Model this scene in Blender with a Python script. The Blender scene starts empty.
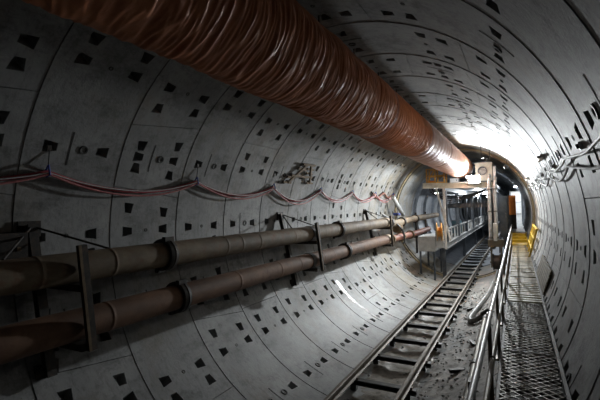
import bpy, math, random
from math import sin, cos, pi, radians, degrees, sqrt, atan2
from mathutils import Vector, Matrix, noise

random.seed(7)
scene = bpy.context.scene
COL = scene.collection

# ------------------------------------------------------------------ camera
R = 2.75                       # tunnel inner radius, axis = world Y, centre x=0 z=0
RW = 1.2                       # ring width
Y0 = 3.536                     # a ring joint
F_PX, YAW, PITCH, ROLL = 398.34, .498, .0258, -.0309
CAM = Vector((2.145, 0.0, 0.367))

def cam_dir(x, z, y):
    x, z = x*cos(ROLL) - z*sin(ROLL), x*sin(ROLL) + z*cos(ROLL)
    y2 = y*cos(PITCH) - z*sin(PITCH); z2 = y*sin(PITCH) + z*cos(PITCH)
    return Vector((x*cos(YAW) - y2*sin(YAW), x*sin(YAW) + y2*cos(YAW), z2))

cd = bpy.data.cameras.new('camera'); cam = bpy.data.objects.new('camera', cd); COL.objects.link(cam)
ax, ay, az = cam_dir(1, 0, 0), cam_dir(0, 1, 0), -cam_dir(0, 0, 1)
cam.matrix_world = Matrix(((ax.x, ay.x, az.x, CAM.x), (ax.y, ay.y, az.y, CAM.y), (ax.z, ay.z, az.z, CAM.z), (0, 0, 0, 1)))
cd.sensor_width = 36.0; cd.lens = F_PX/600*36.0; cd.clip_start = .02; cd.clip_end = 200
scene.camera = cam

# ------------------------------------------------------------------ world, exposure
w = bpy.data.worlds.new('world'); scene.world = w; w.use_nodes = True
w.node_tree.nodes['Background'].inputs[0].default_value = (.50, .60, .68, 1)
w.node_tree.nodes['Background'].inputs[1].default_value = .002
vs = scene.view_settings
vs.view_transform = 'Standard'; vs.look = 'None'; vs.gamma = 1.0; vs.use_curve_mapping = False
vs.exposure = 0.0
FLOOD_W, WALL_LAMP_W, INNER_W = 820.0, 8.0, 150.0

# ------------------------------------------------------------------ materials
def new_mat(name):
    m = bpy.data.materials.new(name); m.use_nodes = True
    nt = m.node_tree
    return m, nt, nt.nodes, nt.links, nt.nodes['Principled BSDF']

def ramp(n, stops):
    r = n.new('ShaderNodeValToRGB'); e = r.color_ramp.elements
    while len(e) < len(stops): e.new(.5)
    for i, (p, c) in enumerate(stops):
        e[i].position = p; e[i].color = (*c, 1) if len(c) == 3 else c
    return r

def world_noise(nt, scale, detail=4, rough=.6, stretch=(1, 1, 1)):
    n, l = nt.nodes, nt.links
    g = n.new('ShaderNodeNewGeometry'); mp = n.new('ShaderNodeMapping'); mp.inputs['Scale'].default_value = stretch
    t = n.new('ShaderNodeTexNoise'); t.inputs['Scale'].default_value = scale; t.inputs['Detail'].default_value = detail
    t.inputs['Roughness'].default_value = rough
    l.new(g.outputs['Position'], mp.inputs['Vector']); l.new(mp.outputs['Vector'], t.inputs['Vector'])
    return t

def mixc(nt, fac, a, b, mode='MIX'):
    m = nt.nodes.new('ShaderNodeMix'); m.data_type = 'RGBA'; m.blend_type = mode
    for sock, v in ((m.inputs['Factor'], fac), (m.inputs['A'], a), (m.inputs['B'], b)):
        pass
    fs, sa, sb = m.inputs[0], m.inputs[6], m.inputs[7]
    for s, v in ((fs, fac), (sa, a), (sb, b)):
        if isinstance(v, bpy.types.NodeSocket): nt.links.new(v, s)
        elif isinstance(v, (int, float)): s.default_value = v
        else: s.default_value = (*v, 1)
    return m.outputs[2]

def surf(name, c1, c2, scale=6, rough=(.5, .8), metal=0.0, bump=.15, bscale=40, spots=None, stretch=(1, 1, 1), lo=.35, hi=.65):
    m, nt, n, l, b = new_mat(name)
    t = world_noise(nt, scale, 5, .6, stretch)
    r = ramp(n, [(lo, c1), (hi, c2)]); l.new(t.outputs['Fac'], r.inputs['Fac'])
    col = r.outputs['Color']
    if spots:
        sc, amt, c3 = spots
        t2 = world_noise(nt, sc, 6, .7); r2 = ramp(n, [(.5, (0, 0, 0)), (.68, (amt,)*3)])
        l.new(t2.outputs['Fac'], r2.inputs['Fac']); col = mixc(nt, r2.outputs['Color'], col, c3)
    l.new(col, b.inputs['Base Color'])
    rr = n.new('ShaderNodeMapRange'); rr.inputs[3].default_value = rough[0]; rr.inputs[4].default_value = rough[1]
    l.new(t.outputs['Fac'], rr.inputs[0]); l.new(rr.outputs[0], b.inputs['Roughness'])
    b.inputs['Metallic'].default_value = metal
    if bump:
        t3 = world_noise(nt, bscale, 4, .6); bp = n.new('ShaderNodeBump'); bp.inputs['Strength'].default_value = bump
        bp.inputs['Distance'].default_value = .01
        l.new(t3.outputs['Fac'], bp.inputs['Height']); l.new(bp.outputs['Normal'], b.inputs['Normal'])
    return m

def concrete():
    m, nt, n, l, b = new_mat('cast_concrete')
    big = world_noise(nt, 1.1, 6, .62)
    r = ramp(n, [(.30, (.20, .207, .207)), (.52, (.30, .308, .309)), (.72, (.38, .385, .38))]); l.new(big.outputs['Fac'], r.inputs['Fac'])
    col = r.outputs['Color']
    # rust and clay stains
    st = world_noise(nt, .75, 7, .68, (1, 1, .6)); rs = ramp(n, [(.52, (0, 0, 0)), (.70, (.75, .75, .75))]); l.new(st.outputs['Fac'], rs.inputs['Fac'])
    col = mixc(nt, rs.outputs['Color'], col, (.19, .155, .11))
    # dark soot smears
    sm = world_noise(nt, 2.6, 9, .78, (1, .6, 1)); rm = ramp(n, [(.50, (0, 0, 0)), (.66, (.8, .8, .8))]); l.new(sm.outputs['Fac'], rm.inputs['Fac'])
    col = mixc(nt, rm.outputs['Color'], col, (.085, .088, .084))
    # patchy pale bloom and form marks along the ring
    fm = world_noise(nt, 7, 7, .72, (1, 2.6, 1)); rf = ramp(n, [(.36, (.72, .72, .72)), (.50, (1, 1, 1)), (.64, (1.0, 1.0, 1.0)), (.78, (1.22, 1.22, 1.2))]); l.new(fm.outputs['Fac'], rf.inputs['Fac'])
    col = mixc(nt, 1.0, col, rf.outputs['Color'], 'MULTIPLY')
    # clay smeared over the last rings before the gantry
    gy = n.new('ShaderNodeNewGeometry'); sy = n.new('ShaderNodeSeparateXYZ'); l.new(gy.outputs['Position'], sy.inputs[0])
    yr = n.new('ShaderNodeMapRange'); yr.inputs[1].default_value = 9.5; yr.inputs[2].default_value = 17.0; l.new(sy.outputs['Y'], yr.inputs[0])
    cn = world_noise(nt, 1.5, 6, .65); rc = ramp(n, [(.40, (0, 0, 0)), (.62, (.85, .85, .85))]); l.new(cn.outputs['Fac'], rc.inputs['Fac'])
    mm = n.new('ShaderNodeMath'); mm.operation = 'MULTIPLY'; l.new(yr.outputs[0], mm.inputs[0]); l.new(rc.outputs['Color'], mm.inputs[1])
    col = mixc(nt, mm.outputs[0], col, (.25, .21, .145))
    # small specks
    sp = world_noise(nt, 34, 3, .6); rp = ramp(n, [(.68, (0, 0, 0)), (.74, (.6, .6, .6))]); l.new(sp.outputs['Fac'], rp.inputs['Fac'])
    col = mixc(nt, rp.outputs['Color'], col, (.07, .068, .06))
    oi = n.new('ShaderNodeObjectInfo'); mr = n.new('ShaderNodeMapRange'); mr.inputs[3].default_value = .86; mr.inputs[4].default_value = 1.08
    l.new(oi.outputs['Random'], mr.inputs[0])
    col = mixc(nt, 1.0, col, mr.outputs[0], 'MULTIPLY')
    l.new(col, b.inputs['Base Color'])
    # the invert is wet
    g = n.new('ShaderNodeNewGeometry'); sx = n.new('ShaderNodeSeparateXYZ'); l.new(g.outputs['Position'], sx.inputs[0])
    wr = n.new('ShaderNodeMapRange'); wr.inputs[1].default_value = -2.75; wr.inputs[2].default_value = -1.7
    wr.inputs[3].default_value = .34; wr.inputs[4].default_value = .62; l.new(sx.outputs['Z'], wr.inputs[0])
    l.new(wr.outputs[0], b.inputs['Roughness'])
    t3 = world_noise(nt, 28, 5, .6); bp = n.new('ShaderNodeBump'); bp.inputs['Strength'].default_value = .32; bp.inputs['Distance'].default_value = .01
    l.new(t3.outputs['Fac'], bp.inputs['Height']); l.new(bp.outputs['Normal'], b.inputs['Normal'])
    return m

def emit(name, col, strength):
    m, nt, n, l, b = new_mat(name)
    b.inputs['Base Color'].default_value = (.8, .8, .8, 1)
    b.inputs['Emission Color'].default_value = (*col, 1); b.inputs['Emission Strength'].default_value = strength
    return m

M = dict(
    concrete=concrete(),
    grout=surf('dark_grout', (.012, .012, .012), (.03, .03, .03), 8, (.8, .9)),
    rubber=surf('black_rubber', (.012, .013, .013), (.03, .03, .03), 20, (.55, .75)),
    plug=surf('plug_plastic', (.02, .022, .022), (.06, .06, .055), 20, (.5, .7)),
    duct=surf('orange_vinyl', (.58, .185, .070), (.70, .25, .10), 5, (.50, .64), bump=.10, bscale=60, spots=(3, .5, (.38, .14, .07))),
    duct_lit=surf('lit_orange_vinyl', (.60, .27, .16), (.70, .40, .30), 4, (.42, .6), bump=.10, bscale=60, spots=(2.5, .5, (.50, .20, .11))),  # paler vinyl for the far sections, lamp brightness put into the colour
    band=surf('dark_orange_vinyl', (.30, .085, .04), (.42, .13, .06), 9, (.35, .5)),
    pipe_up=surf('muddy_steel_pipe', (.095, .068, .038), (.25, .195, .13), 3, (.6, .85), .05, .2, 60, (6, .8, (.16, .075, .035)), (1, .5, 1)),
    pipe_lo=surf('rusty_steel_pipe', (.085, .042, .022), (.22, .118, .066), 3, (.6, .85), .05, .2, 60, (7, .8, (.11, .05, .025)), (1, .5, 1)),
    pipe_bare=surf('tan_steel_pipe', (.38, .29, .20), (.52, .42, .31), 5, (.45, .7), .15, .15, 60),
    black_steel=surf('black_painted_steel', (.014, .013, .012), (.05, .042, .034), 9, (.5, .75), .3, .15, 60, (9, .6, (.09, .05, .028))),
    rust=surf('rusty_steel', (.11, .075, .04), (.21, .15, .085), 12, (.6, .85), .2, .3, 60),
    rail=surf('worn_rail_steel', (.09, .07, .05), (.19, .165, .135), 14, (.42, .7), .4, .15, 70, (10, .7, (.08, .05, .032)), (1, .3, 1)),
    sleeper=surf('oily_sleeper_steel', (.012, .012, .012), (.045, .042, .038), 8, (.25, .6), .3, .25, 50),
    mud=surf('wet_mud', (.15, .132, .105), (.28, .255, .215), 5, (.16, .5), 0, .5, 22, (11, .8, (.055, .05, .042))),
    mud_grey=surf('grey_slurry', (.20, .19, .175), (.36, .345, .32), 4, (.38, .7), 0, .5, 24, (14, .75, (.075, .07, .062))),
    clod=surf('mud_clod', (.05, .047, .042), (.15, .14, .125), 12, (.5, .8), 0, .4, 60),
    red_cable=surf('red_cable_sheath', (.30, .035, .05), (.42, .075, .085), 9, (.4, .6)),
    pink_cable=surf('faded_red_cable_sheath', (.38, .11, .12), (.50, .2, .19), 9, (.4, .6)),
    white_cable=surf('white_cable_sheath', (.5, .5, .5), (.7, .7, .7), 20, (.4, .6)),
    black_cable=surf('black_cable_sheath', (.012, .012, .014), (.035, .035, .04), 9, (.4, .6)),
    blue=surf('blue_plastic', (.03, .06, .35), (.06, .10, .50), 9, (.4, .6)),
    grating=surf('galvanised_mesh', (.05, .045, .034), (.22, .205, .175), 3.2, (.35, .65), .5, .2, 50, (4, .9, (.11, .085, .05)), lo=.38, hi=.58),
    frame_steel=surf('dirty_frame_steel', (.075, .064, .045), (.17, .15, .115), 6, (.4, .7), .45, .2, 50, (6, .7, (.10, .07, .04))),
    chrome=surf('galvanised_tube', (.15, .145, .14), (.33, .33, .33), 7, (.3, .5), .8, .1, 50, (6, .6, (.16, .13, .10))),
    post=surf('brown_painted_steel', (.085, .06, .025), (.17, .12, .05), 8, (.4, .65), .2, .15, 50),
    slat=surf('muddy_slats', (.10, .078, .03), (.25, .195, .085), 5, (.4, .75), .1, .3, 40, (3, .8, (.17, .12, .05))),
    wood=surf('weathered_timber', (.085, .066, .03), (.17, .135, .07), 5, (.6, .85), 0, .35, 40, None, (6, 1, 1)),
    yellow=surf('yellow_paint', (.62, .40, .02), (.78, .54, .05), 7, (.4, .65), 0, .15, 50, (5, .6, (.28, .19, .06))),
    ochre=surf('ochre_paint', (.50, .25, .05), (.62, .34, .08), 7, (.4, .65), 0, .15, 50, (5, .5, (.22, .13, .06))),
    orange=surf('orange_paint', (.75, .20, .02), (.85, .28, .04), 7, (.4, .6)),
    gantry=surf('blue_grey_steel', (.055, .065, .08), (.13, .145, .165), 4, (.4, .65), .3, .15, 50, (7, .5, (.09, .075, .055))),
    gantry_light=surf('pale_grey_paint', (.42, .43, .43), (.58, .58, .57), 4, (.4, .65), 0, .15, 50, (5, .5, (.25, .22, .17))),
    beige=surf('beige_paint', (.56, .51, .42), (.68, .63, .53), 4, (.45, .65), 0, .15, 50, (5, .5, (.34, .26, .16))),
    white=surf('white_paint', (.68, .68, .66), (.8, .8, .78), 4, (.4, .6), 0, .1, 50),
    shield=surf('shield_steel', (.20, .225, .26), (.34, .365, .40), 3, (.35, .6), .4, .2, 40, (4, .6, (.14, .11, .08))),
    collar=surf('tan_sealing_collar', (.42, .33, .19), (.56, .46, .30), 5, (.5, .75), 0, .2, 40),
    red_pipe=surf('red_brown_hose', (.17, .06, .04), (.27, .11, .07), 8, (.4, .65)),
    silver=surf('silver_pipe_paint', (.45, .46, .47), (.62, .63, .64), 7, (.25, .45), .3, .1, 50),
    hose=surf('grey_hose_rubber', (.10, .10, .095), (.22, .215, .20), 6, (.35, .6), 0, .15, 60),
    teal=surf('teal_paint', (.03, .09, .11), (.05, .13, .16), 8, (.4, .6)),
    water=surf('water_film_glare', (.75, .76, .76), (.85, .85, .85), 9, (.10, .22), 0, .25, 50),  # wet film, with the lamp's glare painted in as near-white colour
    lamp=emit('floodlight_lens', (.93, .97, 1.0), 160.0),
    tube=emit('tube_lamp_glow', (1.0, .93, .80), 3.0),
    cool=emit('cool_lamp_glow', (.88, .95, 1.0), 14.0),
)

# ------------------------------------------------------------------ mesh helpers
class MB:
    def __init__(s): s.v, s.f = [], []
    def quad8(s, c):            # 8 corners, bottom 4 ccw then top 4
        o = len(s.v); s.v += [tuple(p) for p in c]
        s.f += [(o+3, o+2, o+1, o), (o+4, o+5, o+6, o+7)] + [(o+i, o+(i+1) % 4, o+4+(i+1) % 4, o+4+i) for i in range(4)]
        return s
    def box(s, x0, x1, y0, y1, z0, z1):
        return s.quad8([(x0, y0, z0), (x1, y0, z0), (x1, y1, z0), (x0, y1, z0), (x0, y0, z1), (x1, y0, z1), (x1, y1, z1), (x0, y1, z1)])
    def beam(s, a, b, wd, ht, side=(0, 1, 0)):   # rectangular bar from a to b; wd measured along side
        a, b = Vector(a), Vector(b); d = (b-a).normalized(); sd = Vector(side); sd = (sd - d*sd.dot(d)).normalized(); up = d.cross(sd)
        c = []
        for p in (a, b):
            for i, j in ((-1, -1), (1, -1), (1, 1), (-1, 1)): c.append(p + sd*(i*wd/2) + up*(j*ht/2))
        return s.quad8(c)
    def hbeam(s, a, b, wd, ht, side, t=.012):    # I section: flanges are wd wide (along side), ht apart
        a, b = Vector(a), Vector(b); d = (b-a).normalized(); sd = Vector(side); sd = (sd - d*sd.dot(d)).normalized(); up = d.cross(sd)
        s.beam(a+up*(ht/2-t/2), b+up*(ht/2-t/2), wd, t, sd); s.beam(a-up*(ht/2-t/2), b-up*(ht/2-t/2), wd, t, sd)
        return s.beam(a, b, t, ht-2*t, sd)
    def tube(s, pts, r, n=10, caps=True):
        pts = [Vector(p) for p in pts]; o = len(s.v); N = len(pts); prev = None
        for i, p in enumerate(pts):
            d = (pts[min(i+1, N-1)] - pts[max(i-1, 0)]).normalized()
            if prev is None:
                u = d.cross(Vector((0, 0, 1)))
                if u.length < .1: u = d.cross(Vector((1, 0, 0)))
            else: u = prev - d*prev.dot(d)
            u.normalize(); prev = u; q = d.cross(u); rr = r[i] if isinstance(r, (list, tuple)) else r
            for k in range(n):
                a = 2*pi*k/n; s.v.append(tuple(p + u*(rr*cos(a)) + q*(rr*sin(a))))
        for i in range(N-1):
            for k in range(n):
                k2 = (k+1) % n; s.f.append((o+i*n+k, o+i*n+k2, o+(i+1)*n+k2, o+(i+1)*n+k))
        if caps: s.f += [tuple(o+k for k in range(n))[::-1], tuple(o+(N-1)*n+k for k in range(n))]
        return s
    def lathe(s, prof, org, axis, n=20, caps=True):   # prof = [(along, radius)]
        org, axis = Vector(org), Vector(axis).normalized()
        return s.tube_var([org + axis*t for t, r in prof], [r for t, r in prof], axis, n, caps)
    def tube_var(s, pts, rs, axis, n, caps):
        u = axis.cross(Vector((0, 0, 1)))
        if u.length < .1: u = axis.cross(Vector((1, 0, 0)))
        u.normalize(); q = axis.cross(u); o = len(s.v); N = len(pts)
        for p, r in zip(pts, rs):
            for k in range(n):
                a = 2*pi*k/n; s.v.append(tuple(p + u*(r*cos(a)) + q*(r*sin(a))))
        for i in range(N-1):
            for k in range(n):
                k2 = (k+1) % n; s.f.append((o+i*n+k, o+i*n+k2, o+(i+1)*n+k2, o+(i+1)*n+k))
        if caps: s.f += [tuple(o+k for k in range(n))[::-1], tuple(o+(N-1)*n+k for k in range(n))]
        return s
    def mesh(s, name, mat, off=(0, 0, 0), smooth=True, ang=35):
        me = bpy.data.meshes.new(name)
        me.from_pydata([(x-off[0], y-off[1], z-off[2]) for x, y, z in s.v], [], s.f)
        me.materials.append(M[mat]); me.update()
        if smooth:
            me.polygons.foreach_set('use_smooth', [True]*len(me.polygons)); me.set_sharp_from_angle(angle=radians(ang))
        return me
    def build(s, name, mat, parent=None, smooth=True, ang=35):
        if parent is None:
            xs, ys, zs = zip(*s.v); off = ((min(xs)+max(xs))/2, (min(ys)+max(ys))/2, min(zs))
        else: off = WORLD[parent.name]
        o = bpy.data.objects.new(name, s.mesh(name, mat, off, smooth, ang)); COL.objects.link(o)
        if parent is None: o.location = off; WORLD[o.name] = off
        else: o.parent = parent; WORLD[o.name] = off
        return o
WORLD = {}

def thing(name, loc, label=None, cat=None, group=None, kind=None):
    o = bpy.data.objects.new(name, None); COL.objects.link(o); o.location = loc; o.empty_display_size = .1
    WORLD[o.name] = tuple(loc)
    return tag(o, label, cat, group, kind)
def tag(o, label=None, cat=None, group=None, kind=None):
    for k, v in (('label', label), ('category', cat), ('group', group), ('kind', kind)):
        if v: o[k] = v
    return o
def shared(name, me, parent, loc, rot=(0, 0, 0)):
    o = bpy.data.objects.new(name, me); COL.objects.link(o); o.parent = parent; o.location = loc; o.rotation_euler = rot
    return o
def cyl(phi, y, r=R):          # point on the tunnel cylinder
    a = radians(phi); return Vector((r*cos(a), y, r*sin(a)))

# ================================================================== THE TUNNEL LINING
RING_A, RING_B = -6, 12
lining = thing('wall_tunnel', (0, 0, 0), 'curved tunnel wall of pale concrete segments with bolt pockets', 'wall', kind='structure')

GAP = .004/R*180/pi            # half joint, degrees
TG = .004/RW                   # half joint, ring fraction
STEP = .006                     # lip between neighbouring rings

def segment_mesh(ea, eb, pockets, mid):
    """ea, eb: (degrees, slant) edges; pockets: (degrees, slant, kind, joint side); degrees are relative to mid."""
    mb = MB(); bk = [(ea[0]+GAP, ea[1], None), (eb[0]-GAP, eb[1], None)]
    for p in pockets:
        h = 1.66
        bk += [(p[0]-h, p[1], p), (p[0]+h, p[1], None)]
    bk.sort(key=lambda b: b[0])
    # fill long spans with extra lines
    full = []
    for i, b in enumerate(bk):
        full.append(b)
        if i+1 < len(bk) and b[2] is None:
            n = max(1, int(math.ceil((bk[i+1][0]-b[0])/2.6)))
            for k in range(1, n):
                t = k/n; full.append((b[0]+(bk[i+1][0]-b[0])*t, b[1]+(bk[i+1][1]-b[1])*t, None))
    ts = [TG, .152, .308, .5, .692, .848, 1-TG]
    cache = {}
    def V(phi, sl, t, r=R):
        a = phi + sl*(t-.5); key = (round(a, 5), round(t, 5), round(r, 5))
        if key not in cache:
            aa = radians(a); rr = r + (t-.5)*STEP; cache[key] = len(mb.v); mb.v.append((rr*cos(aa), t*RW, rr*sin(aa)))
        return cache[key]
    for i in range(len(full)-1):
        a, b = full[i], full[i+1]
        for j in range(len(ts)-1):
            t0, t1 = ts[j], ts[j+1]
            o4 = [V(a[0], a[1], t0), V(b[0], b[1], t0), V(b[0], b[1], t1), V(a[0], a[1], t1)]
            if a[2] is not None and j in (1, 4):
                pc, sl, kind, side = a[2]
                u0, u1 = t0+.012, t1-.012
                if kind == 'L':      # wide end towards the ring joint
                    w0, w1 = (1.50, .98) if j == 1 else (.98, 1.50)
                    cs = [(pc-w0, u0), (pc+w0, u0), (pc+w1, u1), (pc-w1, u1)]
                    fl = [(pc-w0*.9, u0+.01), (pc+w0*.9, u0+.01), (pc+w1*.9, u1-.012), (pc-w1*.9, u1-.012)]
                else:                # wide end towards the longitudinal joint
                    tm = (u0+u1)/2; hw, hn = (u1-u0)*.5, (u1-u0)*.32
                    ha, hb = (hw, hn) if side < 0 else (hn, hw)
                    cs = [(pc-1.5, tm-ha), (pc+1.5, tm-hb), (pc+1.5, tm+hb), (pc-1.5, tm+ha)]
                    fl = [(pc-1.4, tm-ha*.88), (pc+1.4, tm-hb*.88), (pc+1.4, tm+hb*.88), (pc-1.4, tm+ha*.88)]
                i4 = [V(p, sl, t) for p, t in cs]; f4 = [V(p, sl, t, R+.17) for p, t in fl]
                for k in range(4):
                    k2 = (k+1) % 4
                    mb.f.append((o4[k], o4[k2], i4[k2], i4[k])); mb.f.append((i4[k], i4[k2], f4[k2], f4[k]))
                mb.f.append(tuple(f4))
            else: mb.f.append(tuple(o4))
    # edge faces, outwards
    T = R+.2
    for j in range(len(ts)-1):
        for e, fl in ((full[0], 1), (full[-1], -1)):
            q = (V(e[0], e[1], ts[j]), V(e[0], e[1], ts[j+1]), V(e[0], e[1], ts[j+1], T), V(e[0], e[1], ts[j], T))
            mb.f.append(q[::fl])
    for i in range(len(full)-1):
        a, b = full[i], full[i+1]
        for t, fl in ((TG, -1), (1-TG, 1)):
            q = (V(a[0], a[1], t), V(b[0], b[1], t), V(b[0], b[1], t, T), V(a[0], a[1], t, T)); mb.f.append(q[::fl])
    return mb.mesh('lining_segment', 'concrete', ang=28)

# segment edges relative to the key stone's centre
EDGES = [(-10.75, -3.1), (10.75, 3.1), (78.75, 0), (146.25, 0), (213.75, 0), (281.25, 0), (349.25, -3.1)]
SEGS = []
for i in range(6):
    ea, eb = EDGES[i], EDGES[i+1]
    pk = []
    if i == 0: pk += [(-4.15, -2.7, 'C', -1), (4.15, 2.7, 'C', 1)]
    else: pk += [(ea[0]+5.6, ea[1]*.9, 'C', -1), (eb[0]-5.6, eb[1]*.9, 'C', 1)]
    bolts = [b*22.5 for b in range(0, 16) if ea[0] < b*22.5 < eb[0]]
    pk += [(b, 0, 'L', 0) for b in bolts]
    SEGS.append((segment_mesh(ea, eb, pk, 0), bolts))

# small sub-parts, shared meshes (built at phi = 0 on the cylinder, pointing inwards)
def plug_mesh():
    mb = MB(); mb.lathe([(.012, .028), (-.010, .028), (-.012, .034), (-.012, .052), (.0, .056), (.012, .056)], (R, 0, 0), (1, 0, 0), 16, True)
    return mb.mesh('grout_plug', 'plug')
def hole_mesh():
    mb = MB(); mb.lathe([(.01, .030), (-.006, .028), (-.006, .014), (.008, .012)], (R, 0, 0), (1, 0, 0), 10, True)
    return mb.mesh('lifting_hole', 'plug')
def strip_mesh():
    mb = MB(); H = 4.3; n = 10
    for k in range(n):
        a, b = -H+2*H*k/n, -H+2*H*(k+1)/n; c = []
        for r in (R+.004, R-.004):
            for ph, y in ((a, -.009), (b, -.009), (b, .009), (a, .009)): c.append(cyl(ph, y, r))
        mb.quad8(c)
    return mb.mesh('seam_strip', 'rubber')
PLUG, HOLE, STRIP = plug_mesh(), hole_mesh(), strip_mesh()
KEY = {-6: 155, -5: 200, -4: 64, -3: 200, -2: 155, -1: 200, 0: 155, 1: 200, 2: 64, 3: 200, 4: 64, 5: 200, 6: 155, 7: 200, 8: 64, 9: 200, 10: 155, 11: 200}
KC = {155: 154.5, 200: 199.5, 64: 64.5}
for k in range(RING_A, RING_B):
    kc = KC[KEY[k]]; y = Y0 + k*RW
    for me, bolts in SEGS:
        sg = shared('lining_segment', me, lining, (0, y, 0), (0, -radians(kc), 0))
        if -3 <= k <= 6:
            mid = bolts[len(bolts)//2] if len(bolts) > 1 else bolts[0]
            for b in bolts:
                ph = (b+kc) % 360
                if 262 < ph < 278: continue
                if b == mid:
                    shared('grout_plug', PLUG, sg, (0, RW*.56, 0), (0, -radians(b), 0))
                    shared('seam_strip', STRIP, sg, (0, RW*.42, 0), (0, -radians(b), 0))
                else: shared('lifting_hole', HOLE, sg, (0, RW*.5, 0), (0, -radians(b), 0))
YEND = Y0 + RING_B*RW
mb = MB(); N = 96
ya, yb = Y0+RING_A*RW, YEND
for k in range(N):
    a = 360*k/N
    mb.v += [tuple(cyl(a, ya, R+.21)), tuple(cyl(a, yb, R+.21))]
for k in range(N): mb.f.append((2*k, 2*((k+1) % N), 2*((k+1) % N)+1, 2*k+1))
mb.build('grout_shell', 'grout', lining)

# ------------------------------------------------------------------ the shield beyond the lining
shield = thing('wall_shield', (0, YEND, 0), 'dark steel shield skin beyond the last concrete ring', 'wall', kind='structure')
def hoop(mb, r0, r1, y0, y1, n=72):
    o = len(mb.v)
    for k in range(n):
        a = 360*k/n
        for r, y in ((r0, y0), (r0, y1), (r1, y1), (r1, y0)): mb.v.append(tuple(cyl(a, y, r)))
    for k in range(n):
        k2 = (k+1) % n
        for j in range(4):
            j2 = (j+1) % 4; mb.f.append((o+4*k+j, o+4*k2+j, o+4*k2+j2, o+4*k+j2))
    return mb
hoop(MB(), R-.05, R+.22, YEND+.01, YEND+.16).build('sealing_collar', 'collar', shield)
hoop(MB(), R-.09, R+.22, YEND+.17, YEND+3.0).build('tail_ring', 'concrete', shield)
hoop(MB(), R-.12, R+.22, YEND+3.01, 47).build('shield_skin', 'shield', shield)
def arc_rib(mb, r0, r1, y0, y1, a0, a1, n=48):
    for k in range(n):
        a, b = a0+(a1-a0)*k/n, a0+(a1-a0)*(k+1)/n; c = []
        for r in (r1, r0):
            for ph, y in ((a, y0), (b, y0), (b, y1), (a, y1)): c.append(cyl(ph, y, r))
        mb.quad8(c)
    return mb
for k in range(10):
    arc_rib(MB(), R-.26, R-.12, YEND+3.3+2.4*k, YEND+3.5+2.4*k, -28, 218).build('stiffening_rib', 'shield', shield)
mb = MB(); mb.lathe([(0, 2.62), (.2, 2.62)], (0, 46.7, 0), (0, 1, 0), 48)
tag(mb.build('wall_end', 'shield'), 'dark steel bulkhead closing the far end of the tunnel', 'wall', kind='structure')

# ------------------------------------------------------------------ mud on the invert
def mud_sheet(name, mat, x0, x1, y0, y1, nx, ny, lift, amp, seed, label):
    mb = MB(); nrm = []
    for j in range(ny+1):
        y = y0+(y1-y0)*j/ny
        for i in range(nx+1):
            t = i/nx; x = x0+(x1-x0)*t
            e = min(t, 1-t)*2
            h = lift*min(1, e*3) + amp*(noise.noise((x*2.2+seed, y*1.3, seed)) + .6*noise.noise((x*7, y*6, seed+3)) + .35*noise.noise((x*19, y*17, seed+9)))
            if e < .08: h -= .02
            rr = R - h; mb.v.append((x*rr/R, y, -sqrt(R*R-x*x)*rr/R))
    for j in range(ny):
        for i in range(nx):
            o = j*(nx+1)+i; mb.f.append((o, o+1, o+nx+2, o+nx+1))
    ob = mb.build(name, mat, ang=180)
    return tag(ob, label, 'mud', kind='stuff')
mud_sheet('track_mud', 'mud', -.50, .58, 2.2, 24, 26, 520, .020, .028, 1.5, 'dark wet mud lying between the two rails')
mud_sheet('invert_slurry', 'mud_grey', .56, 1.78, 2.6, 20, 30, 420, .012, .020, 7.7, 'grey slurry crust on the invert between track and walkway')
mb = MB()
for i in range(520):
    x = random.uniform(.66, 1.6); y = 3.2 + 12*random.random()**1.4; s = random.uniform(.012, .042)
    if random.random() < .15: x = random.uniform(-.4, .5)
    z = -sqrt(R*R-x*x)+.03; o = len(mb.v); a = random.random()*6.3
    pts = [(1, 0, 0), (0, .8, 0), (-1, 0, 0), (0, -.8, 0), (0, 0, .45), (0, 0, -.5)]
    for px, py, pz in pts:
        j = random.uniform(.7, 1.3)
        mb.v.append((x+s*j*(px*cos(a)-py*sin(a)), y+s*j*(px*sin(a)+py*cos(a)), z+s*pz*j))
    mb.f += [(o, o+1, o+4), (o+1, o+2, o+4), (o+2, o+3, o+4), (o+3, o, o+4), (o+1, o, o+5), (o+2, o+1, o+5), (o+3, o+2, o+5), (o, o+3, o+5)]
tag(mb.build('rubble', 'clod', smooth=False), 'dark crumbs of mud and stone scattered over the grey slurry', 'rubble', kind='stuff')

# ------------------------------------------------------------------ track
RAILX = (-.42, .49); ZR = -2.40
prof = [(-.048, 0), (.048, 0), (.048, .012), (.010, .026), (.008, .085), (.030, .095), (.030, .125), (.022, .132), (-.022, .132), (-.030, .125), (-.030, .095), (-.008, .085), (-.010, .026), (-.048, .012)]
for x, lab in zip(RAILX, ('left rail of the track, steel, next to the curved pocketed wall', 'right rail of the track, steel, next to the grey slurry')):
    t = thing('track_rail', (x, 2.0, ZR-.132), lab, 'rail', 'rails of the tunnel track')
    mb = MB(); n = len(prof)
    for y in (2.0, 45.5):
        mb.v += [(x+px, y, ZR-.132+pz) for px, pz in prof]
    mb.f = [(i, (i+1) % n, n+(i+1) % n, n+i) for i in range(n)] + [tuple(range(n))[::-1], tuple(range(n, 2*n))]
    mb.build('rail_bar', 'rail', t)
    for y in (7.1, 13.1, 19.1, 25.1):
        for s in (-1, 1):
            mb = MB(); mb.box(x+s*.010, x+s*.024, y-.2, y+.2, ZR-.105, ZR-.045)
            mb.build('fishplate', 'rail', t)
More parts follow.
